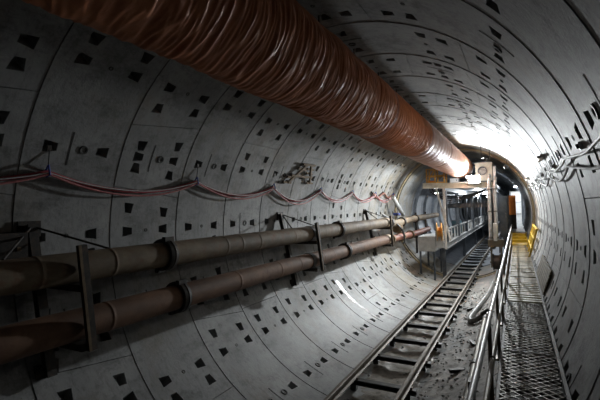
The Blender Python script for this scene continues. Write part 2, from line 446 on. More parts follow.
def sleeper(y, lab):
    zb, zt = ZR-.132-.085, ZR-.134
    t = thing('track_sleeper', (0.035, y, zb), lab, 'sleeper', 'steel sleepers under the rails')
    MB().hbeam((-.56, y, (zb+zt)/2), (.63, y, (zb+zt)/2), .12, zt-zb, (0, 1, 0), .014).build('sleeper_beam', 'sleeper', t)
    for x in RAILX:
        MB().box(x-.05, x+.05, y-.05, y+.05, -sqrt(R*R-x*x)-.004, zb+.01).build('support_block', 'sleeper', t)
        for s in (-1, 1):
            MB().box(x+s*.050, x+s*.085, y-.035, y+.035, zt, zt+.03).build('rail_clip', 'rail', t)
    return t
ORD = ['nearest', 'second', 'third', 'fourth', 'fifth', 'sixth', 'seventh', 'eighth', 'ninth', 'tenth', 'eleventh', 'twelfth', 'thirteenth', 'fourteenth', 'fifteenth', 'sixteenth', 'seventeenth', 'eighteenth', 'nineteenth', 'twentieth', 'twenty-first', 'twenty-second', 'twenty-third', 'twenty-fourth', 'twenty-fifth', 'twenty-sixth', 'twenty-seventh', 'twenty-eighth']
for k in range(28):
    sleeper(4.05+1.2*k + random.uniform(-.06, .06), 'dark steel H-beam sleeper between the rails, %s counted from the camera' % ORD[k])

# ------------------------------------------------------------------ ventilation duct
DX, DZ, DR = .096, 1.985, .47
duct = thing('ventilation_duct', (DX, -1.4, DZ-DR), 'long orange pleated fabric ventilation duct hung under the crown', 'duct')
def duct_r(th, y, style, seed):
    c, s = cos(th), sin(th)
    if style == 0:     # loose, heavily creased cloth
        wv = .05*noise.noise((c*1.1+seed, s*1.1, y*1.2)) + .03*sin(th*2+seed)
        yy = y + wv*1.6 + .05*th
        n1 = 1-abs(noise.noise((c*.9+seed, s*.9, yy*13.0)))*2
        n2 = 1-abs(noise.noise((c*1.6, s*1.6+seed, yy*27.0)))*2
        n3 = noise.noise((c*1.2+3, s*1.2, y*2.0))
        n4 = 1-abs(noise.noise((c*2.2+seed, s*2.2, yy*50.0)))*2
        return DR - .020 + .014*n1 + .009*n2 + .004*n4 + .018*n3
    if style == 1:     # tightly gathered
        yy = y + .03*noise.noise((c*1.2+seed, s*1.2, y*1.5)) + .03*th
        n1 = 1-abs(noise.noise((c*.8+seed, s*.8, yy*19.0)))*2
        n2 = sin(yy*2*pi/.055)
        return DR - .014 + .011*n1 + .005*n2
    sc = abs(sin(pi*y/.42)); n1 = noise.noise((c*1.3+seed, s*1.3, y*8.0)); n2 = 1-abs(noise.noise((c*2+seed, s*2, y*22.0)))*2
    return DR - .030 + .030*sc**.45 + .007*n1 + .004*n2
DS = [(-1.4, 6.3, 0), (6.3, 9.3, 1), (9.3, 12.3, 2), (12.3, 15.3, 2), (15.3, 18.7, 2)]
for si, (ya, yb, st) in enumerate(DS):
    step = (.010, .009, .022)[st]; ny = int((yb-ya)/step); n = (200, 200, 128)[st]; mb = MB()
    for j in range(ny+1):
        y = ya+(yb-ya)*j/ny; e = min(y-ya, yb-y); pin = .035*math.exp(-e/.05) if e < .3 else 0
        sag = -.03*sin(pi*(y-ya)/(yb-ya)) if st < 2 else -.01*sin(pi*(y-ya)/(yb-ya))
        for k in range(n):
            th = 2*pi*k/n; r = duct_r(th if k else 0, y, st, si*3.7) - pin
            if st < 2:   # blend the seam (theta wraps)
                wgt = max(0, 1-min(k, n-k)/12)
                if wgt > 0: r = r*(1-wgt*.8) + (DR-.01)*wgt*.8
            a = th + pi/2; mb.v.append((DX+r*cos(a), y, DZ+sag*(1 if sin(a) < 0 else .2)+r*sin(a)))
    for j in range(ny):
        for k in range(n):
            k2 = (k+1) % n; mb.f.append((j*n+k, (j+1)*n+k, (j+1)*n+k2, j*n+k2))
    mb.build('duct_section', 'duct' if st < 2 else 'duct_lit', duct, ang=180)
for y in (6.3, 9.3, 12.3, 15.3):
    mb = MB(); mb.lathe([(-.07, DR-.05), (-.065, DR-.012), (-.03, DR-.004), (0, DR-.014), (.03, DR-.004), (.065, DR-.012), (.07, DR-.05)], (DX, y, DZ), (0, 1, 0), 64, False)
    mb.build('coupling_band', 'band', duct)
y = .8
while y < 18.6:
    top = sqrt((R+.02)**2-DX*DX)
    MB().beam((DX, y, DZ+DR-.03), (DX, y, top), .03, .012).build('hanger_strap', 'black_steel', duct); y += 1.2

# ------------------------------------------------------------------ pipes on the left wall
PX = -2.0; PU = (-.165, .163); PL = (-.77, .166)
def pipe(zr, mat, flanges, bands, y0, y1, lab, bare):
    z, r = zr
    t = thing('slurry_pipe', (PX, y0, z-r), lab, 'pipe', 'pipes along the left wall')
    cuts = [y0]+flanges+[y1]
    for i in range(len(cuts)-1):
        a, b = cuts[i]+(.055 if i else 0), cuts[i+1]-(.055 if i < len(cuts)-2 else 0)
        pr = [(0, r-.02), (0, r), (.03, r)]; yy = a+.1
        # shallow weld rings along the length
        while yy+.55 < b:
            yy += random.uniform(.35, 1.3)
            if yy > b-.15: break
            pr += [(yy-a-.045, r), (yy-a-.012, r), (yy-a-.004, r+.004), (yy-a+.004, r+.004), (yy-a+.012, r), (yy-a+.045, r)]
        pr += [(b-a-.03, r), (b-a, r), (b-a, r-.02)]
        MB().lathe(pr, (PX, a, z), (0, 1, 0), 32, True).build('pipe_section', mat, t, ang=50)
    for y in flanges:
        fl = MB().lathe([(-.06, r-.01), (-.06, r+.045), (-.012, r+.052), (-.006, r+.03), (.006, r+.03), (.012, r+.052), (.06, r+.045), (.06, r-.01)], (PX, y, z), (0, 1, 0), 32, True).build('coupling', 'black_steel', t)
        for a in (70, 250):
            cx, cz = PX+(r+.055)*cos(radians(a)), z+(r+.055)*sin(radians(a))
            MB().box(cx-.03, cx+.03, y-.075, y+.075, cz-.03, cz+.03).build('clamp_bolt', 'black_steel', fl)
    for y in bands:
        MB().lathe([(-.09, r), (-.085, r+.010), (.085, r+.010), (.09, r)], (PX, y, z), (0, 1, 0), 32, False).build('clamp_band', 'black_steel', t)
    MB().lathe([(-.26, r), (-.26, r+.008), (.0, r+.008), (.0, r)], (PX, y1-.01, z), (0, 1, 0), 32, False).build('bare_end', bare, t)
    return t
pipe(PU, 'pipe_up', [3.80, 9.62], [8.0], .2, 14.1, 'upper mud-smeared steel pipe on the left wall brackets', 'pipe_bare')
pipe(PL, 'pipe_lo', [4.02, 10.05], [7.95], .2, 14.2, 'lower rust-brown steel pipe on the left wall brackets', 'pipe_bare')

def bracket(y, tilt, lab):
    t = thing('pipe_bracket', (-2.38, y, -1.33), lab, 'bracket', 'pipe brackets on the left wall')
    zt, zb = .30, -1.34; xt, xb = -sqrt(R*R-zt*zt)+.01, -sqrt(R*R-zb*zb)+.01
    MB().hbeam((xt+.05, y-tilt*.4, zt), (xb+.05, y, zb), .10, .09, (0, 1, 0), .014).build('wall_post', 'black_steel', t)
    z1, z2 = PU[0]-PU[1]-.035, PL[0]-PL[1]-.035
    xo = -1.79
    MB().beam((xo, y+.02, .08), (xo, y+.10+tilt, z2-.045), .085, .06).build('outer_post', 'black_steel', t)
    MB().beam((xo+.034, y-.02, .08), (xo+.034, y+.06+tilt, z2-.045), .03, .010).build('edge_strip', 'rust', t)
    for z in (z1, z2):
        xw = -2.62 if z == z1 else -2.50
        MB().beam((xw, y+.05, z), (xo, y+.05, z), .09, .07).build('cross_arm', 'black_steel', t)
    for s in (-1, 1):
        MB().tube([(xt+.06, y, zt-.02), (-2.10, y+s*.55, PU[0]+PU[1]-.01)], .012, 8).build('brace_rod', 'black_steel', t)
    for z in (zt-.05, zb+.05):
        xx = -sqrt(R*R-z*z); MB().box(xx-.01, xx+.035, y-.12, y+.12, z-.09, z+.09).build('wall_plate', 'black_steel', t)
    return t
bracket(2.50, .02, 'dark steel pipe bracket nearest the camera, in the left corner')
bracket(7.95, .18, 'dark steel pipe bracket in the middle of the left pipes')
bracket(13.85, .10, 'dark steel pipe bracket at the tan ends of the left pipes')
# dark box beside the first bracket
t = thing('dark_box', (-2.6, 2.05, -.2), 'dark box with a lid on the wall at the left photo edge', 'box')
MB().box(-2.74, -2.47, 1.62, 2.36, -.13, .22).build('box_body', 'black_steel', t)
MB().box(-2.485, -2.455, 1.66, 2.32, -.10, .19).build('lid', 'black_steel', t)
for yy in (1.72, 2.26): MB().box(-2.457, -2.445, yy-.02, yy+.02, .03, .07).build('latch', 'rust', t)

# ------------------------------------------------------------------ hanging cables on the left wall
hooks = [Y0+RW*(-.77+2*i) for i in range(-1, 7)]
def cable(name, mat, sag, dphi, off, r, lab, rad_in=0):
    pts = []; ph0 = 160.4
    for si, (a, b) in enumerate(zip(hooks[:-1], hooks[1:])):
        sf = (.8, .85, .9, 1.3, 1.12, 1.1, 1.05)[si]
        for k in range(14):
            t = k/14; y = a+(b-a)*t; wob = .35*noise.noise((y*.8, off*7, 0))
            ph = ph0+dphi+sag*4*t*(1-t)*sf+wob
            rr = R-.045-off-rad_in*4*t*(1-t); pts.append(cyl(ph, y, rr))
    return tag(MB().tube(pts, r, 10).build(name, mat), lab, 'cable', 'cables hung in loops on the left wall')
cable('power_cable', 'red_cable', 5.0, .2, .010, .024, 'dark red power cable, thickest of the looped cables on the left wall')
cable('power_cable', 'pink_cable', 5.9, .5, .050, .014, 'faded pink cable hanging lowest in the loops on the left wall', .02)
cable('power_cable', 'white_cable', 4.7, .1, .050, .007, 'thin white cable running along the looped red cables')
for i, y in enumerate(hooks):
    p = cyl(160.2, y, R-.07)
    t = thing('cable_hook', p, 'cable hook hanging from a bolt pocket, %s from the left photo edge' % ORD[i], 'hook', 'cable hooks on the left wall')
    MB().tube([cyl(155.2, y, R-.002), cyl(157.5, y, R-.03), cyl(159.4, y, R-.05)], .006, 6).build('hook_wire', 'black_cable', t)
    MB().tube([cyl(158.9, y, R-.055), cyl(161.0, y, R-.115), cyl(161.9, y, R-.055), cyl(160.9, y, R-.005), cyl(158.9, y, R-.055)], .011, 8).build('cable_tie', 'blue', t)
    MB().beam(cyl(154.4, y, R+.01), cyl(155.7, y, R-.006), .05, .01).build('anchor_plate', 'black_steel', t)

# ------------------------------------------------------------------ rusty A-shaped bracket on the left wall
def on_wall(phi, y, h): return cyl(phi, y, R-h)
t = thing('anchor_frame', on_wall(157.9, 8.3, 0), 'rusty A-shaped steel frame fixed to the left wall above the cables', 'frame')
def wbeam(a, b, wd=.055, ht=.03, h=.05, name='bar'):
    pa, pb = on_wall(a[0], a[1], h), on_wall(b[0], b[1], h); nrm = -Vector((pa.x, 0, pa.z)).normalized()
    d = (pb-pa).normalized(); return MB().beam(pa, pb, wd, ht, d.cross(nrm)).build(name, 'rust', t)
wbeam((157.7, 7.95), (147.2, 8.52), .06, .04, .07, 'side_bar'); wbeam((156.8, 9.02), (146.8, 8.72), .06, .04, .07, 'side_bar')
wbeam((153.8, 7.98), (153.6, 9.02), .05, .03, .08, 'cross_bar'); wbeam((147.0, 8.30), (146.8, 8.90), .05, .03, .08, 'top_bar')
for a, b in (((149.6, 8.2), (149.8, 8.55)), ((149.2, 8.62), (149.4, 8.98)), ((151.6, 8.68), (151.8, 9.0)), ((157.6, 7.75), (157.8, 8.1)), ((156.9, 8.86), (157.0, 9.2)), ((154.9, 7.86), (155.0, 8.08))):
    wbeam(a, b, .045, .03, .06, 'tab')
for ph, y in ((157.2, 7.98), (156.2, 8.98), (147.6, 8.5), (147.6, 8.74)):
    pa, pb = on_wall(ph, y, -.01), on_wall(ph, y, .06); MB().tube([pa, pb], .016, 8).build('anchor_bolt', 'rust', t)

# ------------------------------------------------------------------ wet streak on the invert, its lamp glare painted white
mb = MB(); n = 26
for k in range(n+1):
    ph = 214.5+32*k/n; wd = (.085 if 0 < k < n else .01)*(1+.5*noise.noise((k*.7, 2, 1)))*(1-.5*k/n); yc = 10.02+.06*noise.noise((k*.25, 5, 0))+.004*k
    for s in (-1, 1): mb.v.append(tuple(cyl(ph, yc+s*wd, R-.004)))
    mb.v.append(tuple(cyl(ph, yc, R-.012)))
for k in range(n):
    o = 3*k; mb.f += [(o, o+2, o+5, o+3), (o+2, o+1, o+4, o+5)]
tag(mb.build('water_streak', 'water', ang=180), 'wet streak with white painted glare running down the wall towards the rails', 'water', kind='stuff')

# ------------------------------------------------------------------ cables and lamps on the right wall
def rcable(name, mat, ph0, ph1, amp, r, off, lab, y0=2.2, y1=17.6, seed=0):
    pts = []; n = 70
    for k in range(n+1):
        t = k/n; y = y0+(y1-y0)*t; sgm = (y/2.4) % 1
        ph = ph0+(ph1-ph0)*t - amp*4*sgm*(1-sgm) + .7*noise.noise((y*1.1, seed, 0))
        pts.append(cyl(ph, y, R-.02-off-r))
    return tag(MB().tube(pts, r, 8).build(name, mat), lab, 'cable', 'cables on the right wall')
rcable('lighting_cable', 'white_cable', 16.8, 21.5, 1.6, .012, .012, 'white lighting cable strung along the right wall', seed=3)
rcable('lighting_cable', 'black_cable', 15.2, 19.5, 2.6, .013, .006, 'black cable sagging below the white one on the right wall', seed=8)
for i, y in enumerate((3.9, 6.3, 8.7, 11.1, 13.5, 15.9)):
    ph = 16.9+4.5*(y-2.2)/15.4
    t = thing('cable_clamp', cyl(ph, y, R), 'white cable clamp on the right wall, %s from the camera' % ORD[i], 'clamp', 'cable clamps on the right wall')
    MB().beam(cyl(ph-.7, y, R-.012), cyl(ph+.7, y, R-.012), .03, .025).build('clamp_base', 'white', t)
    MB().beam(cyl(ph-.35, y, R-.035), cyl(ph+.45, y, R-.035), .022, .02).build('clamp_jaw', 'black_cable', t)
for i, (y, ph) in enumerate(((7.3, 23.2), (14.3, 24.8))):  # the farther lamp is added to brighten the vertical pipes
    t = thing('tube_lamp', cyl(ph, y, R), ('nearer' if i == 0 else 'farther, added')+' slim white tube lamp on the right wall above the cables', 'lamp', 'tube lamps on the right wall')
    MB().beam(cyl(ph, y-.34, R-.03), cyl(ph, y+.34, R-.03), .05, .05, (0, 0, 1)).build('lamp_body', 'white', t)
    MB().tube([cyl(ph, y-.30, R-.075), cyl(ph, y+.30, R-.075)], .018, 10).build('lamp_tube', 'tube', t)
    for s in (-.32, .32): MB().tube([cyl(ph, y+s-.02, R-.075), cyl(ph, y+s+.02, R-.075)], .024, 10).build('end_cap', 'white', t)
    ld = bpy.data.lights.new('tube_light', 'AREA'); ld.shape = 'RECTANGLE'; ld.size = .6; ld.size_y = .04; ld.energy = WALL_LAMP_W*(1, 3)[i]; ld.color = (1, .93, .82)
    lo = bpy.data.objects.new('tube_light', ld); COL.objects.link(lo); lo.parent = t
    p = cyl(ph, y, R-.10); q = Vector((-cos(radians(ph)), 0, -sin(radians(ph))))
    lo.location = p - Vector(WORLD[t.name]); yv = Vector((0, 1, 0)); zz = -q; m = Matrix((yv, zz.cross(yv), zz)).transposed(); lo.rotation_euler = m.to_euler()

# ------------------------------------------------------------------ walkway on the right
WZ, WX0, WX1 = -1.17, 1.93, 2.46
walk = thing('walkway', (2.2, 1.0, WZ-.1), 'narrow steel mesh walkway along the right wall', 'walkway')
def mesh_panel():
    mb = MB(); L = 1.19; p = .046; st = .050; rows = int(L/p); nx = int((WX1-WX0-.06)/st); x0 = WX0+.03
    for i in range(rows):
        yb = .02+p*(i+.5)
        for j in range(nx):
            s0 = 1 if (i+j) % 2 else -1
            mb.beam((x0+j*st, yb+s0*p*.5, 0), (x0+(j+1)*st, yb-s0*p*.5, 0), .009, .010, (0, 1, 0))
    return mb.mesh('mesh_sheet', 'grating', smooth=False)
def frame_mesh():
    mb = MB()
    mb.box(WX0, WX0+.03, .005, 1.195, -.05, -.004); mb.box(WX1-.03, WX1, .005, 1.195, -.05, -.004)
    for y in (.005, .3, .6, .9, 1.165): mb.box(WX0+.035, WX1-.035, y, y+.03, -.05, -.006)
    return mb.mesh('panel_frame', 'black_steel')
MS, FM = mesh_panel(), frame_mesh()
SL = MB().box(WX0+.03, WX1-.03, 0, .105, -.012, .012).mesh('slat', 'slat')
for k in range(13):
    y = 1.1+1.2*k
    fr = shared('panel_frame', FM, walk, (-2.2, y-1.0, .1))
    if k < 5: shared('mesh_sheet', MS, fr, (0, 0, 0))
    else:
        for j in range(7): shared('slat', SL, fr, (0, .035+.166*j, random.uniform(-.004, .004)), (0, 0, random.uniform(-.012, .012)))
for k in range(9):
    y = 1.7+1.8*k; z = WZ-.09
    MB().beam((WX0, y, z), (sqrt(R*R-z*z)+.02, y, z), .08, .08).build('support_arm', 'frame_steel', walk)
    zl = WZ-.85; MB().beam((WX0+.05, y, z-.03), (sqrt(R*R-zl*zl)+.01, y, zl), .06, .06).build('support_strut', 'frame_steel', walk)

# handrail
HX, HZ = 1.935, -.47
hr = thing('handrail', (HX, 1.0, WZ), 'tubular steel handrail on the track side of the walkway', 'handrail')
for k in range(7):
    a, b = 1.0+2.4*k, 1.0+2.4*(k+1)-.03
    MB().tube([(HX, a, HZ+.008), (HX, (a+b)/2, HZ), (HX, b, HZ+.008)], .017, 12).build('top_rail', 'chrome', hr)
    MB().tube([(HX-.002, a, WZ+.36), (HX, b, WZ+.36)], .017, 10).build('middle_rail', 'post', hr)
    MB().box(HX-.055, HX-.047, a, b, WZ-.06, WZ+.10).build('toe_board', 'post', hr)
for k in range(12):
    y = 2.1+1.35*k
    p = MB().beam((HX-.018, y, WZ-.12), (HX-.018, y, HZ-.01), .055, .028).build('post', 'post', hr)
    MB().box(HX-.065, HX+.0, y-.06, y+.06, WZ-.13, WZ-.105).build('base_plate', 'post', p)

# ------------------------------------------------------------------ hoses on the invert, right of the track
def spline(ctrl, n=10):
    ctrl = [Vector(c) for c in ctrl]; P = [2*ctrl[0]-ctrl[1]]+ctrl+[2*ctrl[-1]-ctrl[-2]]; out = []
    for i in range(1, len(P)-2):
        for k in range(n):
            t = k/n; out.append(.5*((2*P[i])+(P[i+1]-P[i-1])*t+(2*P[i-1]-5*P[i]+4*P[i+1]-P[i+2])*t*t+(3*P[i]-P[i-1]-3*P[i+1]+P[i+2])*t**3))
    return out+[ctrl[-1]]
def inv(x, y, h): return (x, y, -sqrt(R*R-x*x)+h)
t = thing('drain_hose', inv(1.1, 10.6, 0), 'thick grey hose lying hooked on the slurry beside the track', 'hose')
MB().tube(spline([inv(1.42, 19.5, .08), inv(1.34, 16, .08), inv(1.26, 13.4, .09), inv(1.04, 11.4, .09), inv(1.0, 10.75, .09), inv(1.12, 10.45, .09), inv(1.36, 10.55, .12)], 12), .062, 14).build('hose_body', 'hose', t)
MB().tube([inv(1.30, 10.53, .12), inv(1.46, 10.6, .14)], .078, 14).build('hose_coupling', 'black_steel', t)
t = thing('drain_pipe', inv(1.42, 6.0, 0), 'grey pipe lying below the handrail along the walkway foot', 'pipe')
MB().tube([inv(1.40, 10.3, .10), inv(1.42, 8, .10), inv(1.46, 5.6, .10), inv(1.50, 3.4, .10)], .058, 14).build('pipe_body', 'frame_steel', t)
for y, x in ((10.1, 1.40), (7.1, 1.435), (4.6, 1.475)): MB().tube([inv(x, y-.06, .10), inv(x, y+.06, .10)], .074, 14).build('pipe_collar', 'black_steel', t)
for i, (x, y, a) in enumerate(((1.14, 7.3, .5), (.86, 12.2, 1.1), (1.25, 8.7, 2.0))):
    z = -sqrt(R*R-x*x)+.045; d = Vector((cos(a), sin(a), .0))*.14; c = Vector((x, y, z))
    o = MB().hbeam(c-d, c+d, .07, .06, (-sin(a), cos(a), 0), .012).build('scrap_bracket', 'black_steel')
    tag(o, ('short black steel offcut on the slurry by the hooked hose', 'small black steel offcut close beside the right rail', 'black steel offcut on the slurry near the grey pipe')[i], 'scrap', 'steel offcuts on the slurry')

# ------------------------------------------------------------------ slatted timber panel leaning on the right wall
t = thing('timber_panel', (2.5, 9.0, WZ), 'brown slatted timber panel leaning on the right wall', 'panel')
p0 = Vector((2.47, 7.75, WZ+.005)); p1 = Vector((2.47, 10.2, WZ+.005)); up = (Vector((2.60, 0, -.76)) - Vector((2.47, 0, WZ+.005))); upn = up.normalized(); nr = Vector((0, 1, 0)).cross(upn)
ns = 7
for k in range(ns):
    f0 = (k+.5)/ns; c = up*f0
    MB().beam(p0+c, p1+c, up.length/ns-.008, .022, upn).build('slat', 'wood', t)
for y in (7.95, 9.0, 10.0):
    b0 = Vector((2.47, y, WZ+.005)) - nr*(-.02); MB().beam(b0, b0+up, .07, .02, (0, 1, 0)).build('batten', 'wood', t)

# ------------------------------------------------------------------ yellow barrier and yellow steps at the far end of the walkway
t = thing('yellow_barrier', (2.4, 14.0, WZ), 'yellow steel barrier standing against the right wall', 'barrier')
def bar_pt(f, y): return (2.40+.22*f, y, WZ+.80*f)
for y in (13.2, 14.5, 16.0):
    MB().beam(bar_pt(0, y), bar_pt(1, y), .07, .05).build('post', 'yellow', t)
for f in (.3, .64, .98): MB().beam(bar_pt(f, 13.1), bar_pt(f, 16.2), .05, .05, (0, 0, 1)).build('rail', 'yellow', t)
for k in range(4):
    y = 13.5+.7*k; MB().beam(bar_pt(.3, y), bar_pt(.95, y+.45), .05, .03).build('diagonal', 'yellow', t)
st = thing('yellow_steps', (2.2, 17.7, WZ), 'short flight of yellow steel steps at the end of the walkway', 'steps')
for k in range(3):
    z = WZ+.11*(k+1); y = 17.9+.30*k
    MB().box(1.93, 2.43, y, y+.29, z-.03, z).build('tread', 'yellow', st); MB().box(1.93, 2.43, y, y+.015, z-.11, z-.03).build('riser', 'yellow', st)
for x in (1.92, 2.44): MB().beam((x, 17.85, WZ+.02), (x, 18.85, WZ+.3), .025, .14, (1, 0, 0)).build('stringer', 'yellow', st)
MB().box(1.93, 2.43, 18.85, 19.15, WZ+.30, WZ+.36).build('landing', 'frame_steel', st)
MB().box(1.93, 2.46, 16.9, 17.86, WZ-.02, WZ+.012).build('foot_plate', 'yellow', st)

# ------------------------------------------------------------------ gantry
GY0, GY1 = 17.1, 45.0
g = thing('backup_gantry', (0, GY0, -2.5), 'dark steel backup gantry with deck and columns under the duct', 'gantry')
MB().box(-1.25, 1.35, GY0, GY1, 1.19, 1.30).build('deck', 'gantry', g)
MB().hbeam((-1.27, GY0-.06, 1.22), (1.37, GY0-.06, 1.12), .16, .22, (0, 1, 0), .02).build('front_beam', 'beige', g)
for x in (-.45, 1.25):
    MB().hbeam((x, GY0+.1, 1.08), (x, GY1, 1.08), .16, .22, (1, 0, 0), .02).build('deck_girder', 'gantry', g)
    MB().hbeam((x, GY0+.1, -1.25), (x, GY1, -1.25), .18, .24, (1, 0, 0), .02).build('sole_girder', 'gantry_light' if x < 0 else 'gantry', g)
    for k in range(8):
        y = GY0+.2+3.7*k
        MB().hbeam((x, y, -1.13), (x, y, .97), .15, .15, (0, 1, 0), .014).build('column', 'gantry', g)
    for k in range(26):
        y = GY0+.7+1.0*k; MB().beam((x, y, -1.13), (x, y, -.62), .05, .05).build('baluster', 'gantry_light' if x < 0 else 'gantry', g)
    MB().beam((x, GY0+.2, -.60), (x, GY1, -.60), .06, .06, (1, 0, 0)).build('side_rail', 'gantry_light' if x < 0 else 'gantry', g)
for k in range(7): MB().hbeam((-.45, GY0+.6+3.7*k, .36), (1.25, GY0+.6+3.2*k, .36), .14, .2, (0, 1, 0), .016).build('cross_beam', 'gantry', g)
MB().beam((-.75, GY0-.02, 1.1), (-.28, GY0+.1, -1.05), .10, .07).build('raking_leg', 'gantry_light', g)
MB().beam((-.45, GY0-.02, 1.1), (-.45, GY0-.02, -1.4), .09, .09).build('front_leg', 'gantry_light', g)
for x, y in ((-.62, 17.6), (-.62, 24.7), (-.62, 32.1), (-.62, 39.5), (1.25, 24.7), (1.25, 32.1), (1.25, 39.5)):
    zz = -sqrt(R*R-x*x); MB().beam((x, y, -1.2), (x, y, zz-.02), .12, .14).build('foot', 'gantry', g)
# tubes standing at the right front corner
for i, (x, lab) in enumerate(((1.22, 'left of the two shiny vertical pipes at the gantry corner'), (1.42, 'right of the two shiny vertical pipes at the gantry corner'))):
    t = thing('vertical_pipe', (x, 16.9, -1.0), lab, 'pipe', 'shiny vertical pipes at the gantry corner')
    MB().tube([(x, 16.9, -.98), (x, 16.9, 1.05-.1*i), (x+.02, 16.96, 1.35-.1*i), (x+.03, 17.3, 1.5-.1*i)], .065, 14).build('pipe_body', 'silver', t)
    for z in (-.9, .1, .95): MB().lathe([(-.03, .06), (-.03, .085), (.03, .085), (.03, .06)], (x, 16.9, z), (0, 0, 1), 14, False).build('pipe_collar', 'chrome', t)
# bogie with wheel below them
t = thing('bogie', (1.40, 16.9, -2.2), 'dirty steel wheel bogie under the vertical pipes', 'bogie')
MB().box(1.12, 1.66, 16.72, 17.1, -1.24, -.98).build('bogie_head', 'frame_steel', t)
for x in (1.20, 1.54): MB().box(x, x+.05, 16.7, 17.15, -2.02, -1.24).build('fork_plate', 'frame_steel', t)
MB().lathe([(-.13, .10), (-.13, .30), (-.10, .33), (-.10, .27), (.10, .27), (.10, .33), (.13, .30), (.13, .10)], (1.395, 16.92, -1.84), (1, 0, 0), 24).build('wheel', 'black_steel', t)
MB().tube([(1.16, 16.92, -1.84), (1.64, 16.92, -1.84)], .05, 12).build('axle', 'frame_steel', t)
MB().beam((1.39, 16.66, -1.0), (1.39, 16.62, -.35), .16, .12).build('buffer', 'gantry_light', t)
# cage on the deck
t = thing('yellow_cage', (-.72, 17.25, 1.3), 'ochre steel guard cage on the left front of the gantry deck', 'cage')
for x in (-1.12, -.78, -.42):
    for y in (17.12, 17.75): MB().beam((x, y, 1.30), (x, y, 1.92), .05, .05).build('cage_post', 'ochre', t)
for y in (17.12, 17.75):
    for z in (1.34, 1.62, 1.90): MB().beam((-1.14, y, z), (-.40, y, z), .05, .04).build('cage_rail', 'ochre', t)
MB().beam((-1.1, 17.12, 1.36), (-.8, 17.12, 1.88), .03, .04).build('cage_brace', 'ochre', t)
MB().box(-1.12, -.8, 17.16, 17.18, 1.30, 1.42).build('kick_plate', 'orange', t)
t = thing('deck_cabinet', (-.1, 17.9, 1.3), 'pale equipment cabinet on the gantry deck below the duct', 'cabinet')
MB().box(-.28, .05, 17.6, 18.1, 1.302, 1.50).build('cabinet_body', 'white', t); MB().box(-.26, .03, 17.585, 17.6, 1.33, 1.48).build('cabinet_door', 'white', t)
MB().box(-.02, 0.0, 17.57, 17.586, 1.38, 1.44).build('handle', 'black_steel', t)
# tall beige cabinet behind the floodlight
t = thing('fan_housing', (1.02, 17.6, 1.3), 'tall cream housing on the right front of the gantry deck', 'housing')
MB().box(.72, 1.33, 17.55, 18.6, 1.302, 2.02).build('housing_body', 'beige', t)
MB().box(.70, 1.35, 17.53, 18.62, 2.02, 2.06).build('housing_lid', 'beige', t)
MB().lathe([(0, .17), (-.05, .17), (-.05, .14), (-.01, .14)], (.98, 17.55, 1.72), (0, 1, 0), 20, False).build('intake_ring', 'gantry', t)
for k in range(5): MB().box(.84, 1.12, 17.53, 17.548, 1.60+.055*k, 1.63+.055*k).build('louvre', 'gantry', t)
MB().box(1.36, 1.46, 17.5, 17.58, 1.12, 1.86).build('side_plate', 'white', t)
# floodlight
LX, LY, LZ = .72, 16.82, 1.36
t = thing('floodlight', (LX, LY, 1.2), 'blazing white floodlight on the gantry front pointing down the tunnel', 'lamp')
MB().quad8([(LX-.12, LY+.14, LZ-.08), (LX+.12, LY+.14, LZ-.08), (LX+.12, LY+.14, LZ+.08), (LX-.12, LY+.14, LZ+.08),
            (LX-.22, LY, LZ-.16), (LX+.22, LY, LZ-.16), (LX+.22, LY, LZ+.16), (LX-.22, LY, LZ+.16)][:4] +
           [(LX-.22, LY, LZ-.16), (LX+.22, LY, LZ-.16), (LX+.22, LY, LZ+.16), (LX-.22, LY, LZ+.16)]).build('lamp_housing', 'black_steel', t, smooth=False)
MB().box(LX-.20, LX+.20, LY-.012, LY-.001, LZ-.14, LZ+.14).build('lamp_glass', 'lamp', t)
for s in (-1, 1): MB().beam((LX+s*.235, LY+.05, LZ), (LX+s*.235, LY+.05, 1.16), .03, .012).build('yoke_arm', 'black_steel', t)
MB().beam((LX-.25, LY+.06, 1.16), (LX+.25, LY+.06, 1.16), .10, .03).build('yoke_base', 'black_steel', t)
ld = bpy.data.lights.new('flood_light', 'AREA'); ld.shape = 'RECTANGLE'; ld.size = .32; ld.size_y = .22; ld.energy = FLOOD_W; ld.color = (.93, .98, 1.0)
lo = bpy.data.objects.new('flood_light', ld); COL.objects.link(lo); lo.parent = t; lo.location = (0, -.02, LZ-1.2); lo.rotation_euler = (radians(-82), 0, radians(-16))
# hose reel, cabinet, cooler beside the pipes
t = thing('hose_reel', (-.62, 16.6, -1.0), 'ochre hose reel standing at the left front of the gantry', 'reel')
for s in (-.09, .09): MB().lathe([(-.012, .06), (-.012, .36), (.012, .36), (.012, .06)], (-.62+s, 16.6, -.66), (1, .25, 0), 28).build('reel_disc', 'ochre', t)
MB().lathe([(-.09, .2), (.09, .2)], (-.62, 16.6, -.66), (1, .25, 0), 24).build('hose_coil', 'ochre', t)
MB().beam((-.62, 16.6, -.66), (-.62, 16.75, -1.3), .06, .3, (0, 1, 0)).build('reel_stand', 'gantry_light', t)
t = thing('pump_cabinet', (-.95, 17.0, -1.5), 'pale grey pump cabinet beside the hose reel', 'cabinet')
MB().box(-1.45, -.80, 16.6, 18.4, -1.45, -.85).build('cabinet_body', 'gantry_light', t)
for k in range(3): 
    d = MB().box(-.80, -.785, 16.65+.58*k, 17.18+.58*k, -1.40, -.9).build('door', 'gantry_light', t); MB().box(-.785, -.765, 17.08+.58*k, 17.11+.58*k, -1.2, -1.08).build('handle', 'black_steel', d)
for x in (-1.4, -.86):
    for y in (16.7, 18.3): MB().beam((x, y, -1.45), (x, y, -sqrt(R*R-x*x)-.02), .07, .07).build('leg', 'gantry', t)
